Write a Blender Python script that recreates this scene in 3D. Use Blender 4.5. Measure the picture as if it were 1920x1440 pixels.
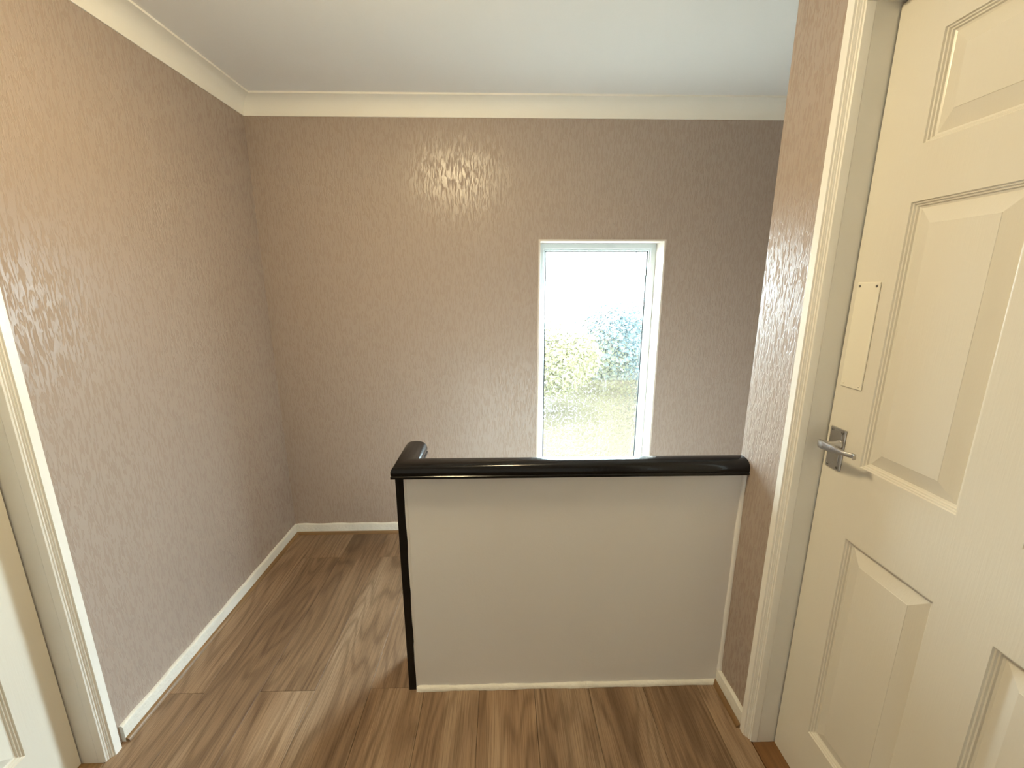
import bpy, bmesh, math, random
from mathutils import Vector, Matrix

random.seed(7)
scene = bpy.context.scene
for o in list(bpy.data.objects):
    bpy.data.objects.remove(o)
COL = scene.collection

# ------------------------------------------------------------------ camera
F_PX = 793.67
cam_d = bpy.data.cameras.new('camera')
cam_d.sensor_fit = 'HORIZONTAL'
cam_d.sensor_width = 36.0
cam_d.lens = F_PX / 1920.0 * 36.0
cam_d.clip_start = 0.02
cam = bpy.data.objects.new('camera', cam_d)
COL.objects.link(cam)
cam.matrix_world = (Matrix.Translation((0, 0, 1.4)) @ Matrix.Rotation(math.radians(-1.3874), 4, 'Z')
                    @ Matrix.Rotation(math.radians(90 - 12.8955), 4, 'X') @ Matrix.Rotation(math.radians(-0.088), 4, 'Z'))
scene.camera = cam

# ------------------------------------------------------------------ world, light, exposure
SKY_STRENGTH = 62.0
LAMP_STRENGTH = 120.0
world = bpy.data.worlds.new('overcast_sky')
scene.world = world
world.use_nodes = True
bg = world.node_tree.nodes['Background']
bg.inputs['Color'].default_value = (0.74, 0.92, 1.0, 1)
bg.inputs['Strength'].default_value = SKY_STRENGTH

XL, XR, YB, YREAR = -1.208, 0.779, 2.2525, -0.95     # inner faces of the walls
YC = 1.276                                           # outward corner of the right wall
XEND = 2.45                                          # far end of the stairwell
XEDGE, YPAN = -0.283, 1.2408                         # landing edge, face of the low wall
ZC = 2.262                                           # ceiling
WX0, WX1, WZ0, WZ1 = 0.1966, 0.8388, -0.22, 1.6302    # window opening, its unseen foot lowered to let in more light

portal_d = bpy.data.lights.new('window_portal', 'AREA')
portal_d.shape = 'RECTANGLE'
portal_d.size = WX1 - WX0
portal_d.size_y = WZ1 - WZ0
portal_d.cycles.is_portal = True
portal = bpy.data.objects.new('window_portal', portal_d)
COL.objects.link(portal)
portal.location = ((WX0 + WX1) / 2, YB + 0.16, (WZ0 + WZ1) / 2)
portal.rotation_euler = (-math.pi / 2, 0, 0)

vs = scene.view_settings
vs.view_transform = 'Standard'
vs.look = 'None'
vs.exposure = 0.04
vs.gamma = 1.0
vs.use_curve_mapping = False
scene.cycles.max_bounces = 8
scene.cycles.diffuse_bounces = 4
scene.cycles.adaptive_threshold = 0.03
scene.cycles.transparent_max_bounces = 12


# ------------------------------------------------------------------ material helpers
class NT:
    def __init__(self, name):
        self.m = bpy.data.materials.new(name)
        self.m.use_nodes = True
        self.t = self.m.node_tree
        self.b = self.t.nodes['Principled BSDF']

    def n(self, kind, **kw):
        nd = self.t.nodes.new(kind)
        for k, v in kw.items():
            setattr(nd, k, v)
        return nd

    def l(self, a, b):
        self.t.links.new(a, b)

    def coords(self, scale, loc=None, src='Object'):
        tc = self.n('ShaderNodeTexCoord')
        mp = self.n('ShaderNodeMapping')
        mp.inputs['Scale'].default_value = scale
        self.l(tc.outputs[src], mp.inputs['Vector'])
        return mp

    def noise(self, vec, scale=1.0, detail=3, rough=0.5, dist=0.0):
        nd = self.n('ShaderNodeTexNoise')
        nd.inputs['Scale'].default_value = scale
        nd.inputs['Detail'].default_value = detail
        nd.inputs['Roughness'].default_value = rough
        nd.inputs['Distortion'].default_value = dist
        self.l(vec, nd.inputs['Vector'])
        return nd

    def ramp(self, fac, stops):
        r = self.n('ShaderNodeValToRGB')
        el = r.color_ramp.elements
        while len(el) < len(stops):
            el.new(0.5)
        for e, (p, c) in zip(el, stops):
            e.position = p
            e.color = c if len(c) == 4 else (*c, 1)
        self.l(fac, r.inputs['Fac'])
        return r

    def mapr(self, fac, a, b, c, d):
        r = self.n('ShaderNodeMapRange')
        for k, v in zip(('From Min', 'From Max', 'To Min', 'To Max'), (a, b, c, d)):
            r.inputs[k].default_value = v
        self.l(fac, r.inputs['Value'])
        return r

    def bump(self, h, strength, dist, normal=None):
        b = self.n('ShaderNodeBump')
        b.inputs['Strength'].default_value = strength
        b.inputs['Distance'].default_value = dist
        self.l(h, b.inputs['Height'])
        if normal:
            self.l(normal, b.inputs['Normal'])
        self.l(b.outputs['Normal'], self.b.inputs['Normal'])
        return b


def srgb(r, g, b):
    f = lambda c: (c / 255 / 12.92) if c / 255 <= 0.04045 else ((c / 255 + 0.055) / 1.055) ** 2.4
    return (f(r), f(g), f(b))


def paint(name, col, rough=0.4, bump=0.0, bscale=60, spec=0.5, coat=0.0, var=0.0):
    k = NT(name)
    k.b.inputs['Roughness'].default_value = rough
    k.b.inputs['Specular IOR Level'].default_value = spec
    k.b.inputs['Coat Weight'].default_value = coat
    k.b.inputs['Coat Roughness'].default_value = 0.12
    mp = k.coords((1, 1, 1))
    if var:
        nz = k.noise(mp.outputs[0], 14, 4)
        r = k.ramp(nz.outputs['Fac'], [(0.3, tuple(c * (1 - var) for c in col)), (0.7, col)])
        k.l(r.outputs['Color'], k.b.inputs['Base Color'])
    else:
        k.b.inputs['Base Color'].default_value = (*col, 1)
    if bump:
        nz = k.noise(mp.outputs[0], bscale, 4)
        k.bump(nz.outputs['Fac'], bump, 0.01)
    return k.m


def wallpaper():
    k = NT('embossed_wallpaper')
    # broken vertical strokes, a few millimetres wide and some centimetres tall
    mp = k.coords((150, 150, 25))
    nz = k.noise(mp.outputs[0], 1.0, 2.5, 0.5, 0.8)
    stroke = k.mapr(nz.outputs['Fac'], 0.45, 0.51, 0, 1)
    mp2 = k.coords((900, 900, 40))
    fine = k.noise(mp2.outputs[0], 1.0, 2, 0.5)
    mp3 = k.coords((2.2, 2.2, 1.6))
    big = k.noise(mp3.outputs[0], 1.0, 3, 0.5)
    c0, c1 = (0.384, 0.306, 0.256), (0.388, 0.309, 0.259)
    mix = k.n('ShaderNodeMix', data_type='RGBA')
    mix.inputs['A'].default_value = (*c0, 1)
    mix.inputs['B'].default_value = (*c1, 1)
    k.l(stroke.outputs[0], mix.inputs['Factor'])
    k.l(mix.outputs['Result'], k.b.inputs['Base Color'])
    rg = k.mapr(stroke.outputs[0], 0, 1, 0.62, 0.29)
    k.l(rg.outputs[0], k.b.inputs['Roughness'])
    sp = k.mapr(stroke.outputs[0], 0, 1, 0.12, 0.7)
    k.l(sp.outputs[0], k.b.inputs['Specular IOR Level'])
    add = k.n('ShaderNodeMath', operation='MULTIPLY_ADD')
    k.l(fine.outputs['Fac'], add.inputs[0])
    add.inputs[1].default_value = 0.35
    k.l(stroke.outputs[0], add.inputs[2])
    k.bump(add.outputs[0], 0.36, 0.0016)
    return k.m


def wood_planks():
    k = NT('oak_laminate')
    tc = k.n('ShaderNodeTexCoord')
    oi = k.n('ShaderNodeObjectInfo')
    rnd = k.n('ShaderNodeMath', operation='MULTIPLY')
    k.l(oi.outputs['Random'], rnd.inputs[0])
    rnd.inputs[1].default_value = 37.0
    cmb = k.n('ShaderNodeCombineXYZ')
    k.l(rnd.outputs[0], cmb.inputs['X'])
    k.l(rnd.outputs[0], cmb.inputs['Y'])
    k.l(rnd.outputs[0], cmb.inputs['Z'])
    ad = k.n('ShaderNodeVectorMath', operation='ADD')
    k.l(tc.outputs['Object'], ad.inputs[0])
    k.l(cmb.outputs[0], ad.inputs[1])

    def st(scale):
        mp = k.n('ShaderNodeMapping')
        mp.inputs['Scale'].default_value = scale
        k.l(ad.outputs[0], mp.inputs['Vector'])
        return mp.outputs[0]
    # growth-ring figure: iso-lines of a stretched low-frequency field
    field = k.noise(st((5.0, 0.75, 1)), 1.0, 2, 0.45, 0.25)
    rings = k.n('ShaderNodeMath', operation='MULTIPLY')
    k.l(field.outputs['Fac'], rings.inputs[0])
    rings.inputs[1].default_value = 95.0
    sn = k.n('ShaderNodeMath', operation='SINE')
    k.l(rings.outputs[0], sn.inputs[0])
    ringf = k.mapr(sn.outputs[0], -1, 1, 0, 1)
    pores = k.noise(st((330, 7, 1)), 1.0, 3, 0.6)
    porf = k.mapr(pores.outputs['Fac'], 0.35, 0.7, 0, 1)
    tone = k.noise(st((9, 0.9, 1)), 1.0, 3, 0.5, 0.4)
    m1 = k.ramp(tone.outputs['Fac'], [(0.28, srgb(115, 91, 69)), (0.5, srgb(139, 114, 90)), (0.74, srgb(160, 138, 115))])
    mx = k.n('ShaderNodeMix', data_type='RGBA', blend_type='MULTIPLY')
    k.l(m1.outputs['Color'], mx.inputs['A'])
    rr = k.ramp(ringf.outputs[0], [(0.0, (0.70, 0.66, 0.60)), (0.4, (1.0, 1.0, 1.0)), (1.0, (1.10, 1.10, 1.08))])
    k.l(rr.outputs['Color'], mx.inputs['B'])
    mx.inputs['Factor'].default_value = 0.75
    mx2 = k.n('ShaderNodeMix', data_type='RGBA', blend_type='MULTIPLY')
    k.l(mx.outputs['Result'], mx2.inputs['A'])
    pr = k.ramp(porf.outputs[0], [(0.0, (0.62, 0.58, 0.53)), (0.5, (1.0, 1.0, 1.0)), (1.0, (1.20, 1.20, 1.18))])
    k.l(pr.outputs['Color'], mx2.inputs['B'])
    mx2.inputs['Factor'].default_value = 0.8
    # plank-to-plank shift
    hv = k.n('ShaderNodeHueSaturation')
    k.l(mx2.outputs['Result'], hv.inputs['Color'])
    vv = k.mapr(oi.outputs['Random'], 0, 1, 0.86, 1.12)
    k.l(vv.outputs[0], hv.inputs['Value'])
    k.l(hv.outputs['Color'], k.b.inputs['Base Color'])
    k.b.inputs['Roughness'].default_value = 0.42
    k.bump(porf.outputs[0], 0.12, 0.002)
    return k.m


def simple_wood(name, c0, c1, axis):
    k = NT(name)
    sc = [90, 90, 90]
    sc[axis] = 3
    mp = k.coords(tuple(sc))
    nz = k.noise(mp.outputs[0], 1, 3)
    r = k.ramp(nz.outputs['Fac'], [(0.3, c0), (0.7, c1)])
    k.l(r.outputs['Color'], k.b.inputs['Base Color'])
    k.b.inputs['Roughness'].default_value = 0.45
    return k.m


def door_paint():
    k = NT('white_door_paint')
    k.b.inputs['Base Color'].default_value = (*srgb(226, 221, 209), 1)
    k.b.inputs['Roughness'].default_value = 0.26
    mp = k.coords((260, 260, 14))
    nz = k.noise(mp.outputs[0], 1.0, 3, 0.6, 0.3)
    k.bump(nz.outputs['Fac'], 0.12, 0.002)
    return k.m


def black_gloss():
    k = NT('black_gloss_paint')
    k.b.inputs['Base Color'].default_value = (0.006, 0.006, 0.007, 1)
    k.b.inputs['Roughness'].default_value = 0.15
    k.b.inputs['Specular IOR Level'].default_value = 0.36
    mp = k.coords((1, 1, 1))
    nz = k.noise(mp.outputs[0], 90, 3)
    k.bump(nz.outputs['Fac'], 0.07, 0.003)
    return k.m


def metal(name, col, rough):
    k = NT(name)
    k.b.inputs['Base Color'].default_value = (*col, 1)
    k.b.inputs['Metallic'].default_value = 1.0
    mp = k.coords((1, 1, 1))
    nz = k.noise(mp.outputs[0], 120, 3)
    rg = k.mapr(nz.outputs['Fac'], 0.3, 0.7, rough * 0.8, rough * 1.25)
    k.l(rg.outputs[0], k.b.inputs['Roughness'])
    return k.m


def obscure_glass():
    k = NT('obscure_glass')
    mp = k.coords((1, 1, 1))
    w = k.noise(mp.outputs[0], 30, 2)
    vm = k.n('ShaderNodeVectorMath', operation='MULTIPLY_ADD')
    k.l(w.outputs['Color'], vm.inputs[0])
    vm.inputs[1].default_value = (0.035, 0.035, 0.035)
    k.l(mp.outputs[0], vm.inputs[2])
    vo = k.n('ShaderNodeTexVoronoi', feature='DISTANCE_TO_EDGE')
    vo.inputs['Scale'].default_value = 44
    k.l(vm.outputs[0], vo.inputs['Vector'])
    cell = k.mapr(vo.outputs['Distance'], 0.02, 0.16, 0, 1)
    bmp = k.n('ShaderNodeBump')
    bmp.inputs['Strength'].default_value = 1.0
    bmp.inputs['Distance'].default_value = 0.0022
    k.l(vo.outputs['Distance'], bmp.inputs['Height'])
    rf = k.n('ShaderNodeBsdfRefraction')
    rf.inputs['IOR'].default_value = 1.45
    rf.inputs['Roughness'].default_value = 0.05
    k.l(bmp.outputs['Normal'], rf.inputs['Normal'])
    gl = k.n('ShaderNodeBsdfGlossy')
    gl.inputs['Roughness'].default_value = 0.08
    k.l(bmp.outputs['Normal'], gl.inputs['Normal'])
    tr = k.n('ShaderNodeBsdfTransparent')
    fac = k.mapr(cell.outputs[0], 0, 1, 0.05, 0.5)
    mx = k.n('ShaderNodeMixShader')
    k.l(fac.outputs[0], mx.inputs[0])
    k.l(tr.outputs[0], mx.inputs[1])
    k.l(rf.outputs[0], mx.inputs[2])
    mx2 = k.n('ShaderNodeMixShader')
    brk = k.noise(mp.outputs[0], 70, 2)
    edge = k.mapr(vo.outputs['Distance'], 0.03, 0.085, 1, 0)
    brf = k.mapr(brk.outputs['Fac'], 0.46, 0.6, 0, 1)
    ml = k.n('ShaderNodeMath', operation='MULTIPLY')
    k.l(edge.outputs[0], ml.inputs[0])
    k.l(brf.outputs[0], ml.inputs[1])
    gf = k.mapr(ml.outputs[0], 0, 1, 0.04, 0.9)
    k.l(gf.outputs[0], mx2.inputs[0])
    k.l(mx.outputs[0], mx2.inputs[1])
    k.l(gl.outputs[0], mx2.inputs[2])
    out = k.t.nodes['Material Output']
    k.l(mx2.outputs[0], out.inputs['Surface'])
    k.t.nodes.remove(k.b)
    return k.m


def clear_back():
    k = NT('clear_glass_back')
    tr = k.n('ShaderNodeBsdfTransparent')
    tr.inputs['Color'].default_value = (0.96, 0.98, 0.97, 1)
    k.l(tr.outputs[0], k.t.nodes['Material Output'].inputs['Surface'])
    k.t.nodes.remove(k.b)
    return k.m


def emitter(name, col, strength):
    k = NT(name)
    k.b.inputs['Base Color'].default_value = (1, 1, 1, 1)
    k.b.inputs['Emission Color'].default_value = (*col, 1)
    k.b.inputs['Emission Strength'].default_value = strength
    return k.m


M = dict(
    paper=wallpaper(),
    ceiling=paint('ceiling_emulsion', srgb(238, 236, 233), 0.85, 0.06, 220),
    cornice=paint('cornice_paint', srgb(240, 236, 226), 0.6, 0.03, 80),
    gloss=paint('white_gloss_paint', srgb(244, 242, 236), 0.28, 0.05, 60, var=0.03),
    worn=paint('worn_white_paint', srgb(232, 230, 222), 0.5, 0.35, 70, var=0.10),
    panel=paint('panel_emulsion', srgb(236, 234, 232), 0.75, 0.05, 160),
    door=door_paint(),
    black=black_gloss(),
    wood=wood_planks(),
    bead_y=simple_wood('brown_bead', srgb(110, 84, 54), srgb(140, 108, 70), 1),
    bead_x=simple_wood('brown_bead_cross', srgb(110, 84, 54), srgb(140, 108, 70), 0),
    threshold=simple_wood('threshold_wood', srgb(104, 70, 38), srgb(128, 90, 52), 1),
    chrome=metal('satin_chrome', (0.50, 0.49, 0.49), 0.34),
    screw=metal('dull_screw', (0.22, 0.21, 0.20), 0.5),
    plastic=paint('white_plastic', srgb(236, 231, 216), 0.3),
    pvc=paint('white_window_frame', srgb(206, 214, 216), 0.35),
    reveal=paint('reveal_paint', srgb(214, 204, 194), 0.6, 0.2, 60),
    seal=paint('dark_glazing_seal', (0.03, 0.035, 0.04), 0.6),
    glass=obscure_glass(),
    glass_back=clear_back(),
    carpet=paint('stair_carpet', srgb(205, 196, 184), 0.95, 0.5, 400),  # unseen carpet, made pale to reflect window light
    subfloor=paint('dark_underlay', (0.03, 0.02, 0.015), 0.9),
    dome=emitter('warm_lit_opal', (1.0, 0.81, 0.48), LAMP_STRENGTH),
)


# ------------------------------------------------------------------ mesh helpers
def mesh_obj(name, verts, faces, mat, parent=None, smooth=False, loc=None):
    me = bpy.data.meshes.new(name)
    if loc is not None:
        verts = [(v[0] - loc[0], v[1] - loc[1], v[2] - loc[2]) for v in verts]
    me.from_pydata([tuple(v) for v in verts], [], faces)
    bm = bmesh.new()
    bm.from_mesh(me)
    bmesh.ops.recalc_face_normals(bm, faces=bm.faces)
    bm.to_mesh(me)
    bm.free()
    me.materials.append(mat)
    if smooth:
        for p in me.polygons:
            p.use_smooth = True
    o = bpy.data.objects.new(name, me)
    COL.objects.link(o)
    if loc is not None:
        o.location = loc
    if parent:
        o.parent = parent
    return o


class MB:
    def __init__(self):
        self.v, self.f = [], []

    def box(self, x0, x1, y0, y1, z0, z1):
        i = len(self.v)
        self.v += [(x, y, z) for x in (x0, x1) for y in (y0, y1) for z in (z0, z1)]
        self.f += [tuple(i + k for k in q) for q in ((0, 1, 3, 2), (4, 6, 7, 5), (0, 4, 5, 1), (2, 3, 7, 6), (0, 2, 6, 4), (1, 5, 7, 3))]
        return self

    def build(self, name, mat, parent=None, bevel=0.0, smooth=False, loc=None):
        o = mesh_obj(name, self.v, self.f, mat, parent, smooth, loc)
        if bevel:
            bev(o, bevel)
        return o


def bev(o, w, seg=2):
    bm = bmesh.new()
    bm.from_mesh(o.data)
    bmesh.ops.bevel(bm, geom=bm.edges[:], offset=w, segments=seg, affect='EDGES', profile=0.5)
    bm.to_mesh(o.data)
    bm.free()
    return o


def sweep(name, path, normals, up, profile, mat, parent=None, closed=False, seg=None, smooth=False, caps=True):
    """Sweep a profile [(a, b)] along straight runs. normals[i] = offset direction of run i; corners are mitred.
    vertex = p + mitre * a + up * b"""
    up = Vector(up)
    n = len(path)
    runs = n if closed else n - 1
    objs_v = []
    for i in range(n):
        if closed:
            a, b = Vector(normals[(i - 1) % runs]), Vector(normals[i])
        else:
            a = Vector(normals[max(i - 1, 0)])
            b = Vector(normals[min(i, runs - 1)])
        m = (a + b) / (1 + a.dot(b))
        objs_v.append([Vector(path[i]) + m * p[0] + up * p[1] for p in profile])
    verts, faces = [], []
    k = len(profile)
    for r in objs_v:
        verts += r
    idx = range(runs) if seg is None else seg
    for i in idx:
        j = (i + 1) % n
        for q in range(k):
            q2 = (q + 1) % k
            faces.append((i * k + q, i * k + q2, j * k + q2, j * k + q))
    if not closed and caps and seg is None:
        faces.append(tuple(range(k)))
        faces.append(tuple((n - 1) * k + q for q in range(k)))
    elif seg is not None:
        for i in {idx[0], idx[-1] + 1}:
            faces.append(tuple((i % n) * k + q for q in range(k)))
    used = sorted({v for f in faces for v in f})
    re = {v: t for t, v in enumerate(used)}
    verts = [verts[v] for v in used]
    faces = [tuple(re[v] for v in f) for f in faces]
    o = mesh_obj(name, verts, faces, mat, parent, smooth)
    return o


def lathe(name, origin, axis, prof, mat, parent=None, n=24):
    """prof: [(t along axis, radius)]"""
    ax = Vector(axis).normalized()
    u = ax.orthogonal().normalized()
    w = ax.cross(u)
    verts, faces = [], []
    for t, r in prof:
        for i in range(n):
            a = 2 * math.pi * i / n
            verts.append(Vector(origin) + ax * t + (u * math.cos(a) + w * math.sin(a)) * r)
    for s in range(len(prof) - 1):
        for i in range(n):
            j = (i + 1) % n
            faces.append((s * n + i, s * n + j, (s + 1) * n + j, (s + 1) * n + i))
    faces.append(tuple(range(n)))
    faces.append(tuple((len(prof) - 1) * n + i for i in range(n)))
    return mesh_obj(name, verts, faces, mat, parent, True)


def auto_smooth(o, ang=35):
    for p in o.data.polygons:
        p.use_smooth = True
    bm = bmesh.new()
    bm.from_mesh(o.data)
    for e in bm.edges:
        if len(e.link_faces) == 2 and e.calc_face_angle(0) > math.radians(ang):
            e.smooth = False
    bm.to_mesh(o.data)
    bm.free()
    return o


def tag(o, label, cat, kind=None, group=None):
    o['label'] = label
    o['category'] = cat
    if kind:
        o['kind'] = kind
    if group:
        o['group'] = group
    return o


def S(o, label, cat):
    return tag(o, label, cat, 'structure')


# ------------------------------------------------------------------ the room shell
# left wall with its door opening
DL0, DL1, DTOP = 0.235, 1.020, 1.985       # left opening along y (faces of the lining)
LT = 0.03                                  # lining thickness
m = MB()
m.box(XL - 0.12, XL, YREAR - 0.1, DL0 - LT, 0, ZC)
m.box(XL - 0.12, XL, DL1 + LT, YB + 0.3, 0, ZC)
m.box(XL - 0.12, XL, DL0 - LT, DL1 + LT, DTOP + LT, ZC)
S(m.build('wall_left', M['paper']), 'taupe embossed wallpaper on the left wall beside the landing', 'wall')

# right wall with its door opening, ends in an outward corner at the stairwell
DR0, DR1 = 0.250, 1.029
m = MB()
m.box(XR, XR + 0.12, YREAR - 0.1, DR0 - LT, 0, ZC)
m.box(XR, XR + 0.12, DR1 + LT, YC, -2.0, ZC)
m.box(XR, XR + 0.12, DR0 - LT, DR1 + LT, DTOP + LT, ZC)
S(m.build('wall_right', M['paper']), 'narrow strip of shiny embossed wallpaper between rail and right door', 'wall')
S(MB().box(XR + 0.12, XEND, YC - 0.12, YC, -2.0, ZC).build('wall_stairwell', M['paper']), 'wallpapered stairwell wall behind the right corner', 'wall')
S(MB().box(XEDGE - 0.1, XR, 1.165, 1.286, -2.0, -0.25).build('wall_stair_side', M['panel']), 'unseen stairwell wall below the landing edge, made white to bounce light', 'wall')  # added to stop light leaking in, white to brighten the back wall
S(MB().box(XEDGE - 0.1, XEDGE, 1.287, YB, -2.0, -0.25).build('wall_stair_head', M['paper']), 'wall under the landing at the head of the stairs', 'wall')
S(MB().box(XEND, XEND + 0.12, YC - 0.12, YB + 0.3, -2.0, ZC).build('wall_far_right', M['paper']), 'wallpapered end wall of the stairwell', 'wall')
S(MB().box(XL - 0.12, XR + 0.12, YREAR - 0.12, YREAR, 0, ZC).build('wall_rear', M['panel']), 'unseen wall behind the camera, made white to bounce fill light', 'wall')  # unseen; whitened and set close as a reflector for the low wall

# back wall with the window opening
m = MB()
m.box(XL, WX0, YB, YB + 0.15, -2.0, ZC)
m.box(WX1, XEND, YB, YB + 0.15, -2.0, ZC)
m.box(WX0, WX1, YB, YB + 0.15, WZ1, ZC)
m.box(WX0, WX1, YB, YB + 0.15, -2.0, WZ0)
S(m.build('wall_back', M['paper']), 'taupe embossed wallpaper on the back wall around the window', 'wall')

S(MB().box(XL - 0.12, XEND + 0.12, YREAR - 0.12, YB + 0.3, ZC, ZC + 0.1).build('ceiling', M['ceiling']), 'plain white painted ceiling above the landing', 'ceiling')

# floor: dark underlay, boards as separate planks
m = MB()
m.box(XL - 0.12, XEDGE, YREAR - 0.12, YB, -0.25, -0.009)
m.box(XEDGE, XR + 0.14, YREAR - 0.12, 1.285, -0.25, -0.009)
floor = S(m.build('floor', M['subfloor']), 'brown oak laminate floor of long boards on the landing', 'floor')
cols = [XL, -1.064, -0.868, -0.673, -0.478, XEDGE, -0.088, 0.107, 0.302, 0.497, 0.692, XR]
starts = [1.244, 2.010, 1.244, 2.010, 1.246, 0.72, 0.33, 0.80, 0.45, 0.62, 0.25]
LEN = 1.285
for ci in range(len(cols) - 1):
    x0, x1 = cols[ci], cols[ci + 1]
    ytop = YB if x1 <= XEDGE + 0.001 else 1.262
    ys = [starts[ci]]
    while ys[-1] < ytop:
        ys.append(ys[-1] + LEN)
    while ys[0] > YREAR:
        ys.insert(0, ys[0] - LEN)
    for a, b in zip(ys[:-1], ys[1:]):
        a, b = max(a, YREAR), min(b, ytop)
        if b - a < 0.01:
            continue
        g = 0.0006
        lc = ((x0 + x1) / 2, (a + b) / 2, 0)
        o = MB().box(x0 + g, x1 - g, a + g, b - g, -0.009, 0.0).build('plank', M['wood'], floor, loc=lc)
        bm = bmesh.new()
        bm.from_mesh(o.data)
        ed = [e for e in bm.edges if all(v.co.z > -0.001 for v in e.verts)]
        bmesh.ops.bevel(bm, geom=ed, offset=0.0003, segments=1, affect='EDGES')
        bm.to_mesh(o.data)
        bm.free()

# the stairs going down behind the low wall
stairs = S(MB().box(XEDGE, XEND, 1.285, YB, -2.0, -1.8).build('floor_stairwell', M['carpet']), 'carpeted stairs going down behind the low wall, made pale to bounce light', 'stairs')
# one step down to an unseen quarter landing, raised to bounce light onto the back wall, then the flight to the right
for xa, xb, zt in [(XEDGE, -0.03, -0.19), (-0.05, 1.02, -0.38)] + [(1.0 + 0.22 * i, 1.24 + 0.22 * i, -0.57 - 0.19 * i) for i in range(6)] + [(2.32, XEND, -1.71)]:
    MB().box(xa, min(xb, XEND), 1.287, YB - 0.002, zt - 0.20, zt).build('step', M['carpet'], stairs, bevel=0.006)

# cornice: coved plaster profile, mitred
R_ = 0.076
prof = [(0, 0), (0, -R_), (0.005, -R_), (0.005, -R_ + 0.004)]
for i in range(1, 9):
    a = math.radians(90 * i / 9)
    prof.append((R_ - 0.008 - (R_ - 0.014) * math.cos(a) , -R_ + 0.006 + (R_ - 0.016) * math.sin(a)))
prof += [(R_ - 0.007, -0.008), (R_, -0.008), (R_, 0)]
cpath = [(XEND, YB, ZC), (XL, YB, ZC), (XL, YREAR, ZC), (XR, YREAR, ZC), (XR, YC, ZC), (XEND, YC, ZC)]
cnorm = [(0, -1, 0), (1, 0, 0), (0, 1, 0), (-1, 0, 0), (0, 1, 0)]
for i, lab in enumerate(['white coved cornice along the top of the back wall', 'white coved cornice along the top of the left wall',
                         'white cornice along the rear wall', 'white cornice along the right wall', 'white cornice over the stairwell wall']):
    S(auto_smooth(sweep('trim_%d' % (i + 1), cpath, cnorm, (0, 0, 1), prof, M['cornice'], seg=[i]), 30), lab, 'cornice')

# skirting boards and the brown bead at their foot
AL_OUT, AR_OUT = 1.083, 1.075      # outer edges of the two door casings
SK = [(0, 0), (0, 0.060), (0.006, 0.060), (0.011, 0.056), (0.012, 0.050), (0.012, 0)]
QB = [(0.012, 0), (0.012, 0.014), (0.016, 0.0135), (0.020, 0.011), (0.0235, 0.007), (0.025, 0.0)]


def skirting(side, p0, p1, n, lab, mats, wob=True):
    # subdivided along its length with slightly uneven top edge, as painted over many times
    p0, p1 = Vector(p0), Vector(p1)
    L = (p1 - p0).length
    N = max(2, int(L / 0.025))
    n = Vector(n)
    rng = random.Random(hash(side) % 1000 if False else len(lab))
    verts, faces = [], []
    k = len(SK)
    for i in range(N + 1):
        w = 0.0012 * math.sin(i * 0.9) + rng.uniform(-0.0012, 0.0012)
        for a, b in SK:
            verts.append(p0.lerp(p1, i / N) + n * a + Vector((0, 0, b + (w if b > 0.02 else 0))))
    for i in range(N):
        for q in range(k):
            q2 = (q + 1) % k
            faces.append((i * k + q, i * k + q2, (i + 1) * k + q2, (i + 1) * k + q))
    faces += [tuple(range(k)), tuple(N * k + q for q in range(k))]
    o = S(mesh_obj('baseboard_' + side, verts, faces, M['worn']), lab, 'skirting')
    auto_smooth(o, 40)
    auto_smooth(sweep('quadrant_bead', [p0, p1], [n], (0, 0, 1), QB, mats, o), 50)
    return o


skirting('left', (XL, AL_OUT, 0), (XL, YB, 0), (1, 0, 0), 'low white skirting board along the left wall', M['bead_y'])
skirting('back', (XL + 0.012, YB, 0), (XEDGE, YB, 0), (0, -1, 0), 'low white skirting board under the back wall', M['bead_x'])
skirting('right', (XR, AR_OUT, 0), (XR, YPAN - 0.001, 0), (-1, 0, 0), 'short white skirting board between low wall and right door', M['bead_y'])

# ------------------------------------------------------------------ doors
CAS = [(0, 0), (0, 0.012), (0.002, 0.0145), (0.023, 0.0145), (0.0240, 0.0100), (0.0272, 0.0098), (0.0280, 0.0055), (0.0308, 0.0072),
       (0.0318, 0.0040), (0.035, 0.0038), (0.0358, 0.0005), (0.0395, 0.0030), (0.042, 0.002), (0.0445, -0.006), (0.046, -0.0155), (0.044, -0.0155), (0.040, 0.0)]


def panel_mesh(name, xf, s, y0, y1, z0, z1, parent, mat):
    """moulded raised panel; xf = face plane, s = direction out of the wall into the landing (+1/-1)"""
    prof = [(0, 0), (0.0015, 0.0035), (0.004, 0.0040), (0.0055, 0.0075), (0.008, 0.0080), (0.0095, 0.0115), (0.012, 0.0122),
            (0.0135, 0.0128), (0.046, 0.0028), (0.0465, 0.0020), (0.049, 0.0018)]
    verts, faces = [], []
    for a, d in prof:
        x = xf - s * d
        verts += [(x, y0 + a, z0 + a), (x, y1 - a, z0 + a), (x, y1 - a, z1 - a), (x, y0 + a, z1 - a)]
    for i in range(len(prof) - 1):
        for q in range(4):
            q2 = (q + 1) % 4
            faces.append((i * 4 + q, i * 4 + q2, (i + 1) * 4 + q2, (i + 1) * 4 + q))
    t = (len(prof) - 1) * 4
    faces.append((t, t + 1, t + 2, t + 3))
    o = mesh_obj(name, verts, faces, mat, parent)
    # outward normals
    me = o.data
    if me.polygons[-1].normal.x * s < 0:
        me.flip_normals()
    return auto_smooth(o, 20)


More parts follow.
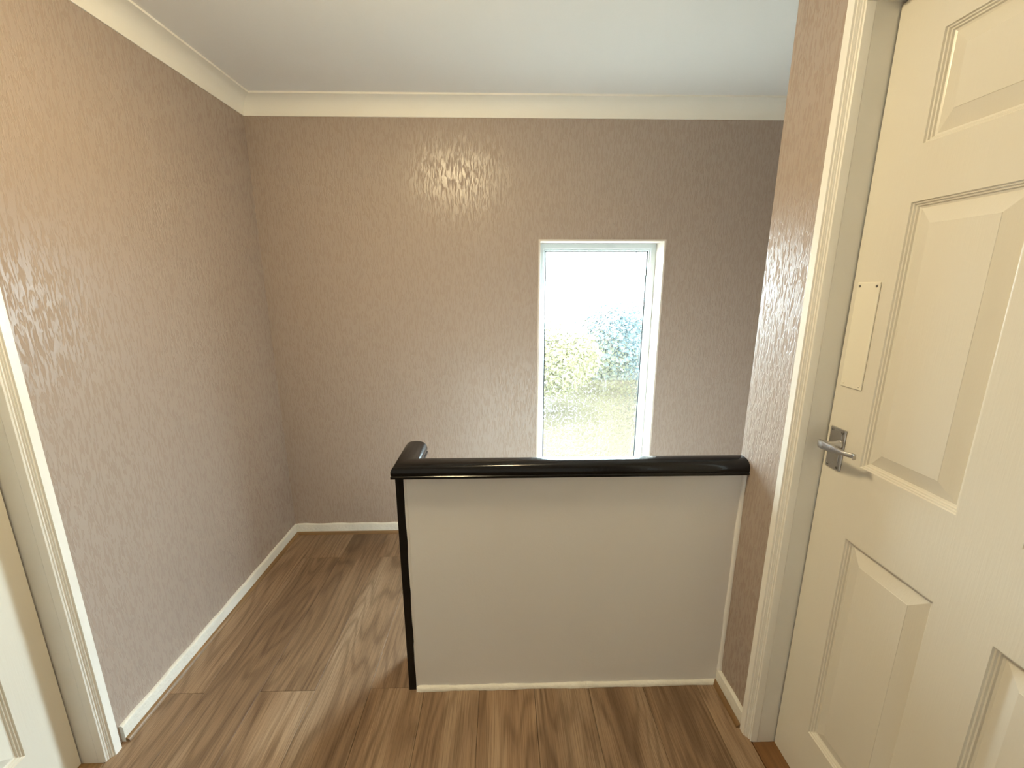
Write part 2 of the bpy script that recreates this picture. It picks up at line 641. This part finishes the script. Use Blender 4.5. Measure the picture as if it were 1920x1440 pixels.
def make_door(name, xf, s, y0, y1, label):
    """leaf between y0 and y1 (handle stile at y1); visible face at x = xf, facing s"""
    zs0, zs1 = 0.006, 1.978
    ycuts = [y0, y1 - 0.650, y1 - 0.432, y1 - 0.328, y1 - 0.110, y1]
    ycuts[1] = y1 - 0.110 - 0.218 * 2 - 0.104
    zcuts = [zs0, 0.188, 0.792, 0.982, 1.569, 1.680, 1.881, zs1]
    m = MB()
    d = 0.016

    def bx(ya, yb, za, zb, da, db):
        xa, xb = sorted((xf - s * da, xf - s * db))
        m.box(xa, xb, ya, yb, za, zb)
    bx(ycuts[0], ycuts[1], zs0, zs1, 0, d)
    bx(ycuts[2], ycuts[3], zs0, zs1, 0, d)
    bx(ycuts[4], ycuts[5], zs0, zs1, 0, d)
    for za, zb in ((zcuts[0], zcuts[1]), (zcuts[2], zcuts[3]), (zcuts[4], zcuts[5]), (zcuts[6], zcuts[7])):
        bx(ycuts[1], ycuts[2], za, zb, 0, d)
        bx(ycuts[3], ycuts[4], za, zb, 0, d)
    bx(y0, y1, zs0, zs1, d, 0.036)
    door = S(m.build(name, M['door']), label, 'door')
    for za, zb in ((zcuts[1], zcuts[2]), (zcuts[3], zcuts[4]), (zcuts[5], zcuts[6])):
        for ya, yb in ((ycuts[1], ycuts[2]), (ycuts[3], ycuts[4])):
            panel_mesh('panel', xf, s, ya, yb, za, zb, door, M['door'])
    return door


def make_casing(name, xw, s, xd, y0, y1, ztop, label):
    """architrave round an opening y0..y1 (lining faces) in the wall plane xw; s points into the landing; xd = door face"""
    o0, o1, oz = y0 - 0.046, y1 + 0.046, ztop + 0.046
    path = [(xw, o1, 0), (xw, o1, oz), (xw, o0, oz), (xw, o0, 0)]
    nor = [(0, -1, 0), (0, 0, -1), (0, 1, 0)]
    c = S(sweep(name, path, nor, (s, 0, 0), CAS, M['gloss']), label, 'door frame')
    auto_smooth(c, 28)
    xb = xw - s * 0.118
    m = MB()
    xa, xc = sorted((xw - s * 0.016, xb))
    m.box(xa, xc, y1, y1 + LT - 0.001, 0, ztop + LT - 0.001)
    m.box(xa, xc, y0 - LT + 0.001, y0, 0, ztop + LT - 0.001)
    m.box(xa, xc, y0, y1, ztop, ztop + LT - 0.001)
    m.build('lining', M['gloss'], c)
    xa, xc = sorted((xb, xb + s * 0.012))
    MB().box(xa, xc, y0, y1, 0.0035, ztop).build('light_block', M['seal'], c)  # unseen board added to block skylight leaking round the door
    return c


XD_R, XD_L = 0.848, -1.272
door_r = make_door('door_2', XD_R, -1, 0.2535, 1.0255, 'white six-panel door on the right with chrome lever handle')
door_l = make_door('door_1', XD_L, 1, 0.2385, 1.0165, 'white panelled door at the left edge, lit by the window')
make_casing('trim_7', XR, -1, XD_R, DR0, DR1, DTOP, 'white moulded casing around the right door')
make_casing('trim_6', XL, 1, XD_L, DL0, DL1, DTOP, 'white moulded casing around the left door')
S(MB().box(XR + 0.001, XR + 0.118, DR0, DR1, -0.02, 0.003).build('trim_8', M['threshold'], bevel=0.001), 'reddish brown wooden threshold strip under the right door', 'threshold')
S(MB().box(XL - 0.118, XL - 0.001, DL0, DL1, -0.02, 0.003).build('trim_9', M['bead_y'], bevel=0.001), 'brown wooden threshold strip under the left door', 'threshold')
# space behind the doors is closed by the added light-blocking boards
# right door: handle, finger plate
hy, hz = 0.990, 1.000
plate = MB().box(XD_R - 0.005, XD_R, hy - 0.024, hy + 0.024, hz - 0.054, hz + 0.054).build('door_handle', M['chrome'], door_r, bevel=0.0022)
plate['label'] = 'chrome lever handle on a rectangular backplate'
MB().box(XD_R - 0.0062, XD_R - 0.0045, hy - 0.016, hy + 0.016, hz - 0.046, hz + 0.046).build('raised_field', M['chrome'], plate, bevel=0.0006)
lathe('neck', (XD_R - 0.005, hy - 0.012, hz + 0.016), (-1, 0, 0), [(0, 0.0125), (0.006, 0.012), (0.012, 0.009), (0.024, 0.008), (0.036, 0.009), (0.042, 0.0095)], M['chrome'], plate)
for dy, dz in ((-0.015, 0.046), (0.015, 0.046), (-0.015, -0.046), (0.015, -0.046)):
    lathe('screw', (XD_R - 0.005, hy + dy, hz + dz), (-1, 0, 0), [(0, 0.0036), (0.001, 0.0034), (0.0016, 0.002)], M['screw'], plate, 12)
# lever: tapered bar along -y with a scrolled tip
secs = []
xl = XD_R - 0.050
cz = hz + 0.016
for t, dx, hh, th, dz in ((0.0, 0, 0.0080, 0.0035, 0.000), (0.003, 0, 0.0108, 0.0052, 0), (0.018, 0, 0.0110, 0.0056, 0.000), (0.050, 0.000, 0.0088, 0.0052, 0.0010),
                          (0.074, 0.001, 0.0060, 0.0048, 0.002), (0.079, 0.002, 0.0050, 0.0045, 0.003), (0.084, 0.004, 0.0058, 0.0040, 0.003), (0.092, 0.009, 0.0060, 0.0036, 0.003),
                          (0.099, 0.010, 0.0060, 0.0036, 0.003), (0.104, 0.006, 0.0056, 0.0034, 0.003), (0.107, 0.001, 0.0050, 0.0030, 0.003)):
    secs.append((hy - 0.001 - t, xl + dx, cz + dz, th, hh))
verts, faces = [], []
NS = 12
for y, x, z, th, hh in secs:
    for i in range(NS):
        a = 2 * math.pi * i / NS
        ca, sa = math.cos(a), math.sin(a)
        verts.append((x + th * math.copysign(abs(ca) ** 0.6, ca), y, z + hh * math.copysign(abs(sa) ** 0.6, sa)))
for i in range(len(secs) - 1):
    for q in range(NS):
        q2 = (q + 1) % NS
        faces.append((i * NS + q, i * NS + q2, (i + 1) * NS + q2, (i + 1) * NS + q))
faces += [tuple(range(NS)), tuple((len(secs) - 1) * NS + q for q in range(NS))]
auto_smooth(mesh_obj('lever', verts, faces, M['chrome'], plate), 50)

fy0, fy1, fz0, fz1 = 0.9485, 1.0105, 1.160, 1.410
fp = MB().box(XD_R - 0.0035, XD_R, fy0, fy1, fz0, fz1).build('finger_plate', M['plastic'], door_r, bevel=0.0014)
fp['label'] = 'white plastic finger plate above the handle'
for yy in (fy0 + 0.008, fy1 - 0.008):
    for zz in (fz0 + 0.009, fz1 - 0.009):
        lathe('screw', (XD_R - 0.0035, yy, zz), (-1, 0, 0), [(0, 0.0032), (0.0007, 0.003), (0.0012, 0.0016)], M['screw'] if zz > 1.3 else M['plastic'], fp, 12)

# ------------------------------------------------------------------ window
wy = YB + 0.112           # front face of the frame
win = bpy.data.objects.new('window_1', None)
COL.objects.link(win)
win.location = ((WX0 + WX1) / 2, YB + 0.1, WZ0)
S(win, 'tall narrow window with obscure glass in the back wall', 'window')


def ring(name, x0, x1, z0, z1, prof, mat, parent):
    """prof: [(inset, y)] swept round the rectangle"""
    path = [(x0, 0, z0), (x1, 0, z0), (x1, 0, z1), (x0, 0, z1)]
    nor = [(0, 0, 1), (-1, 0, 0), (0, 0, -1), (1, 0, 0)]
    o = sweep(name, path, nor, (0, 1, 0), prof, mat, None, closed=True)
    o.parent = parent
    o.matrix_parent_inverse = Matrix.Translation(parent.location).inverted()
    return o


ring('reveal', WX0, WX1, WZ0, WZ1, [(-0.006, YB - 0.002), (0.003, YB - 0.002), (0.004, YB + 0.004), (0.002, wy + 0.033), (-0.001, wy + 0.033), (-0.001, YB - 0.0005), (-0.006, YB - 0.0005)], M['reveal'], win)
fr = ring('frame', WX0 + 0.001, WX1 - 0.001, WZ0 + 0.001, WZ1 - 0.001,
          [(0, wy + 0.034), (0, wy + 0.004), (0.004, wy), (0.028, wy), (0.030, wy + 0.002), (0.031, wy + 0.007), (0.038, wy + 0.009), (0.042, wy + 0.018), (0.042, wy + 0.034)], M['pvc'], win)
ring('glazing_seal', WX0 + 0.0425, WX1 - 0.0425, WZ0 + 0.0425, WZ1 - 0.0425, [(0, wy + 0.016), (0.005, wy + 0.017), (0.005, wy + 0.021), (0, wy + 0.021)], M['seal'], win)
pane = MB().box(WX0 + 0.0425, WX1 - 0.0425, wy + 0.021, wy + 0.027, WZ0 + 0.0425, WZ1 - 0.0425).build('glass_pane', M['glass'], None)
pane.parent = win
pane.matrix_parent_inverse = Matrix.Translation(win.location).inverted()
pane.data.materials.append(M['glass_back'])
for p_ in pane.data.polygons:
    p_.material_index = 0 if p_.normal.y < -0.5 else 1
pane['label'] = 'textured obscure glass pane'

# ------------------------------------------------------------------ low wall with black handrail
ZR = 0.817
bal = bpy.data.objects.new('stair_balustrade', None)
COL.objects.link(bal)
bal.location = (0, 0, 0)
tag(bal, 'low white boarded balustrade with glossy black handrail guarding the stairs', 'balustrade')
PX0 = -0.3365
MB().box(PX0 + 0.024, XR, YPAN, 1.284, -0.008, ZR + 0.004).build('panel', M['panel'], bal)['label'] = 'plain off-white board'
MB().box(PX0, PX0 + 0.058, 1.2845, 1.425, -0.008, ZR + 0.004).build('return_panel', M['panel'], bal)
# black corner strip with slightly wavy painted edge
verts, faces = [], []
N = 40
rng = random.Random(3)
for i in range(N + 1):
    z = ZR * i / N + (-0.004 if i == 0 else 0)
    w = 0.0235 + 0.0012 * math.sin(i * 0.7) + rng.uniform(-0.0007, 0.0007)
    x0, x1 = PX0 - 0.0015, PX0 + w
    verts += [(x0, YPAN - 0.003, z), (x1, YPAN - 0.003, z), (x1, 1.284, z), (x0, 1.284, z)]
for i in range(N):
    for q in range(4):
        q2 = (q + 1) % 4
        faces.append((i * 4 + q, i * 4 + q2, (i + 1) * 4 + q2, (i + 1) * 4 + q))
faces += [(0, 1, 2, 3), tuple(N * 4 + q for q in range(4))]
mesh_obj('corner_post', verts, faces, M['black'], bal)['label'] = 'black painted corner strip'
# handrail: moulded section swept round the corner, mitred
hw = 0.040
RP = [(-hw + 0.006, 0.0), (-hw, 0.003), (-hw, 0.010), (-hw + 0.003, 0.0125), (-hw + 0.001, 0.0165), (-hw + 0.001, 0.026), (-hw + 0.005, 0.036), (-hw + 0.013, 0.044), (-hw + 0.024, 0.048),
      (0, 0.0495)]
RP = RP + [(-a, b) for a, b in reversed(RP[:-1])]
rail = sweep('handrail', [(PX0 + 0.029, 1.432, ZR), (PX0 + 0.029, 1.259, ZR), (XR + 0.004, 1.259, ZR)], [(1, 0, 0), (0, 1, 0)], (0, 0, 1), RP, M['black'], bal)
auto_smooth(rail, 30)
rail['label'] = 'glossy black moulded handrail'


def bead(name, p0, p1, u, v, r, mat, seed):
    """wobbly painted quadrant bead in the corner spanned by u and v"""
    p0, p1, u, v = Vector(p0), Vector(p1), Vector(u), Vector(v)
    N = max(6, int((p1 - p0).length / 0.015))
    rng = random.Random(seed)
    verts, faces = [], []
    K = 6
    for i in range(N + 1):
        rr = r * (1 + 0.10 * math.sin(i * 0.35 + seed) + rng.uniform(-0.07, 0.07))
        p = p0.lerp(p1, i / N)
        verts.append(p)
        for q in range(K):
            a = math.radians(90 * q / (K - 1))
            verts.append(p + u * rr * math.cos(a) + v * rr * math.sin(a))
    k = K + 1
    for i in range(N):
        for q in range(k):
            q2 = (q + 1) % k
            faces.append((i * k + q, i * k + q2, (i + 1) * k + q2, (i + 1) * k + q))
    faces += [tuple(range(k)), tuple(N * k + q for q in range(k))]
    return auto_smooth(mesh_obj(name, verts, faces, mat, bal), 40)


bead('bottom_bead', (PX0 + 0.026, YPAN, 0.0005), (XR - 0.013, YPAN, 0.0005), (0, -1, 0), (0, 0, 1), 0.013, M['worn'], 1)
bead('edge_bead', (XR - 0.0005, YPAN, 0.055), (XR - 0.0005, YPAN, ZR), (-1, 0, 0), (0, -1, 0), 0.010, M['panel'], 2)
bead('edge_bead', (PX0 + 0.0235, YPAN, 0.003), (PX0 + 0.0235, YPAN, ZR), (1, 0, 0), (0, -0.25, 0), 0.009, M['panel'], 5)

# ------------------------------------------------------------------ ceiling lamp just above the frame
LX, LY = -0.33, 0.97
lamp = bpy.data.objects.new('ceiling_lamp', None)
COL.objects.link(lamp)
tag(lamp, 'round opal ceiling lamp glowing warm above the landing', 'lamp')
lathe('base', (LX, LY, ZC), (0, 0, -1), [(0, 0.135), (0.012, 0.135), (0.016, 0.130)], M['plastic'], lamp, 40)
lathe('opal_dome', (LX, LY, ZC - 0.016), (0, 0, -1), [(0, 0.122), (0.012, 0.122), (0.030, 0.114), (0.046, 0.098), (0.058, 0.074), (0.066, 0.044), (0.069, 0.012)], M['dome'], lamp, 40)

# ------------------------------------------------------------------ outside: blurred tints through the obscure glass, plus an unseen patio added for bounce
S(MB().box(-9, 9, YB + 0.18, 9.0, -2.86, -2.76).build('bounce_patio', paint('bounce_patio_paint', (0.15, 0.142, 0.125), 0.9, var=0.1, spec=0.0)), 'unseen pale patio added below the window to bounce light upward', 'ground')  # added reflector, out of view, throws daylight up onto the ceiling
S(MB().box(-40, 40, YB + 0.3, 60, -2.9, -2.8).build('ground', paint('bare_soil', (0.037, 0.030, 0.0205), 0.95, var=0.2, spec=0.0)), 'bare brown ground outside the window', 'ground')


def leafy(name, center, size, col, label, count, seed, leaf):
    """crown of many small leaf cards on a trunk, all real geometry"""
    rng = random.Random(seed)
    verts, faces = [], []
    cx, cy, cz = center
    for i in range(count):
        while True:
            u = Vector((rng.uniform(-1, 1), rng.uniform(-1, 1), rng.uniform(-1, 1)))
            if 0.35 < u.length < 1:
                break
        p = Vector((cx + u.x * size[0], cy + u.y * size[1], cz + u.z * size[2]))
        a = Vector((rng.uniform(-1, 1), rng.uniform(-1, 1), rng.uniform(-1, 1))).normalized() * leaf
        b = a.orthogonal().normalized() * leaf * 0.6
        k = len(verts)
        verts += [p - a, p - b, p + a, p + b]
        faces.append((k, k + 1, k + 2, k + 3))
    root = bpy.data.objects.new(name, None)
    COL.objects.link(root)
    root.location = (cx, cy, -2.8)
    tag(root, label, 'tree', group='trees outside the window')
    f = mesh_obj('foliage', verts, faces, paint(name + '_leaves', col, 0.8, spec=0.0))
    t = lathe('trunk', (cx, cy, -2.8), (0, 0, 1), [(0, 0.14), (cz - size[2] + 3.0, 0.09)], paint(name + '_bark', (0.05, 0.04, 0.03), 0.9), None, 10)
    for o in (f, t):
        o.parent = root
        o.matrix_parent_inverse = Matrix.Translation(root.location).inverted()
    return root


leafy('autumn_tree', (1.6, 14.0, -0.9), (1.7, 1.6, 1.25), (0.070, 0.062, 0.034), 'yellowish tree blurred through the left of the obscure glass', 5200, 1, 0.10)
leafy('bushy_tree', (4.2, 17.0, -0.6), (2.2, 1.8, 1.7), (0.046, 0.060, 0.062), 'dark green tree blurred through the right of the obscure glass', 5200, 2, 0.12)
fence = S(MB().box(-12, 16, 19.0, 19.12, -2.8, -1.6).build('wall_garden', paint('grey_block', (0.038, 0.039, 0.039), 0.9, var=0.2, spec=0.0)), 'grey garden wall far outside the window', 'wall')
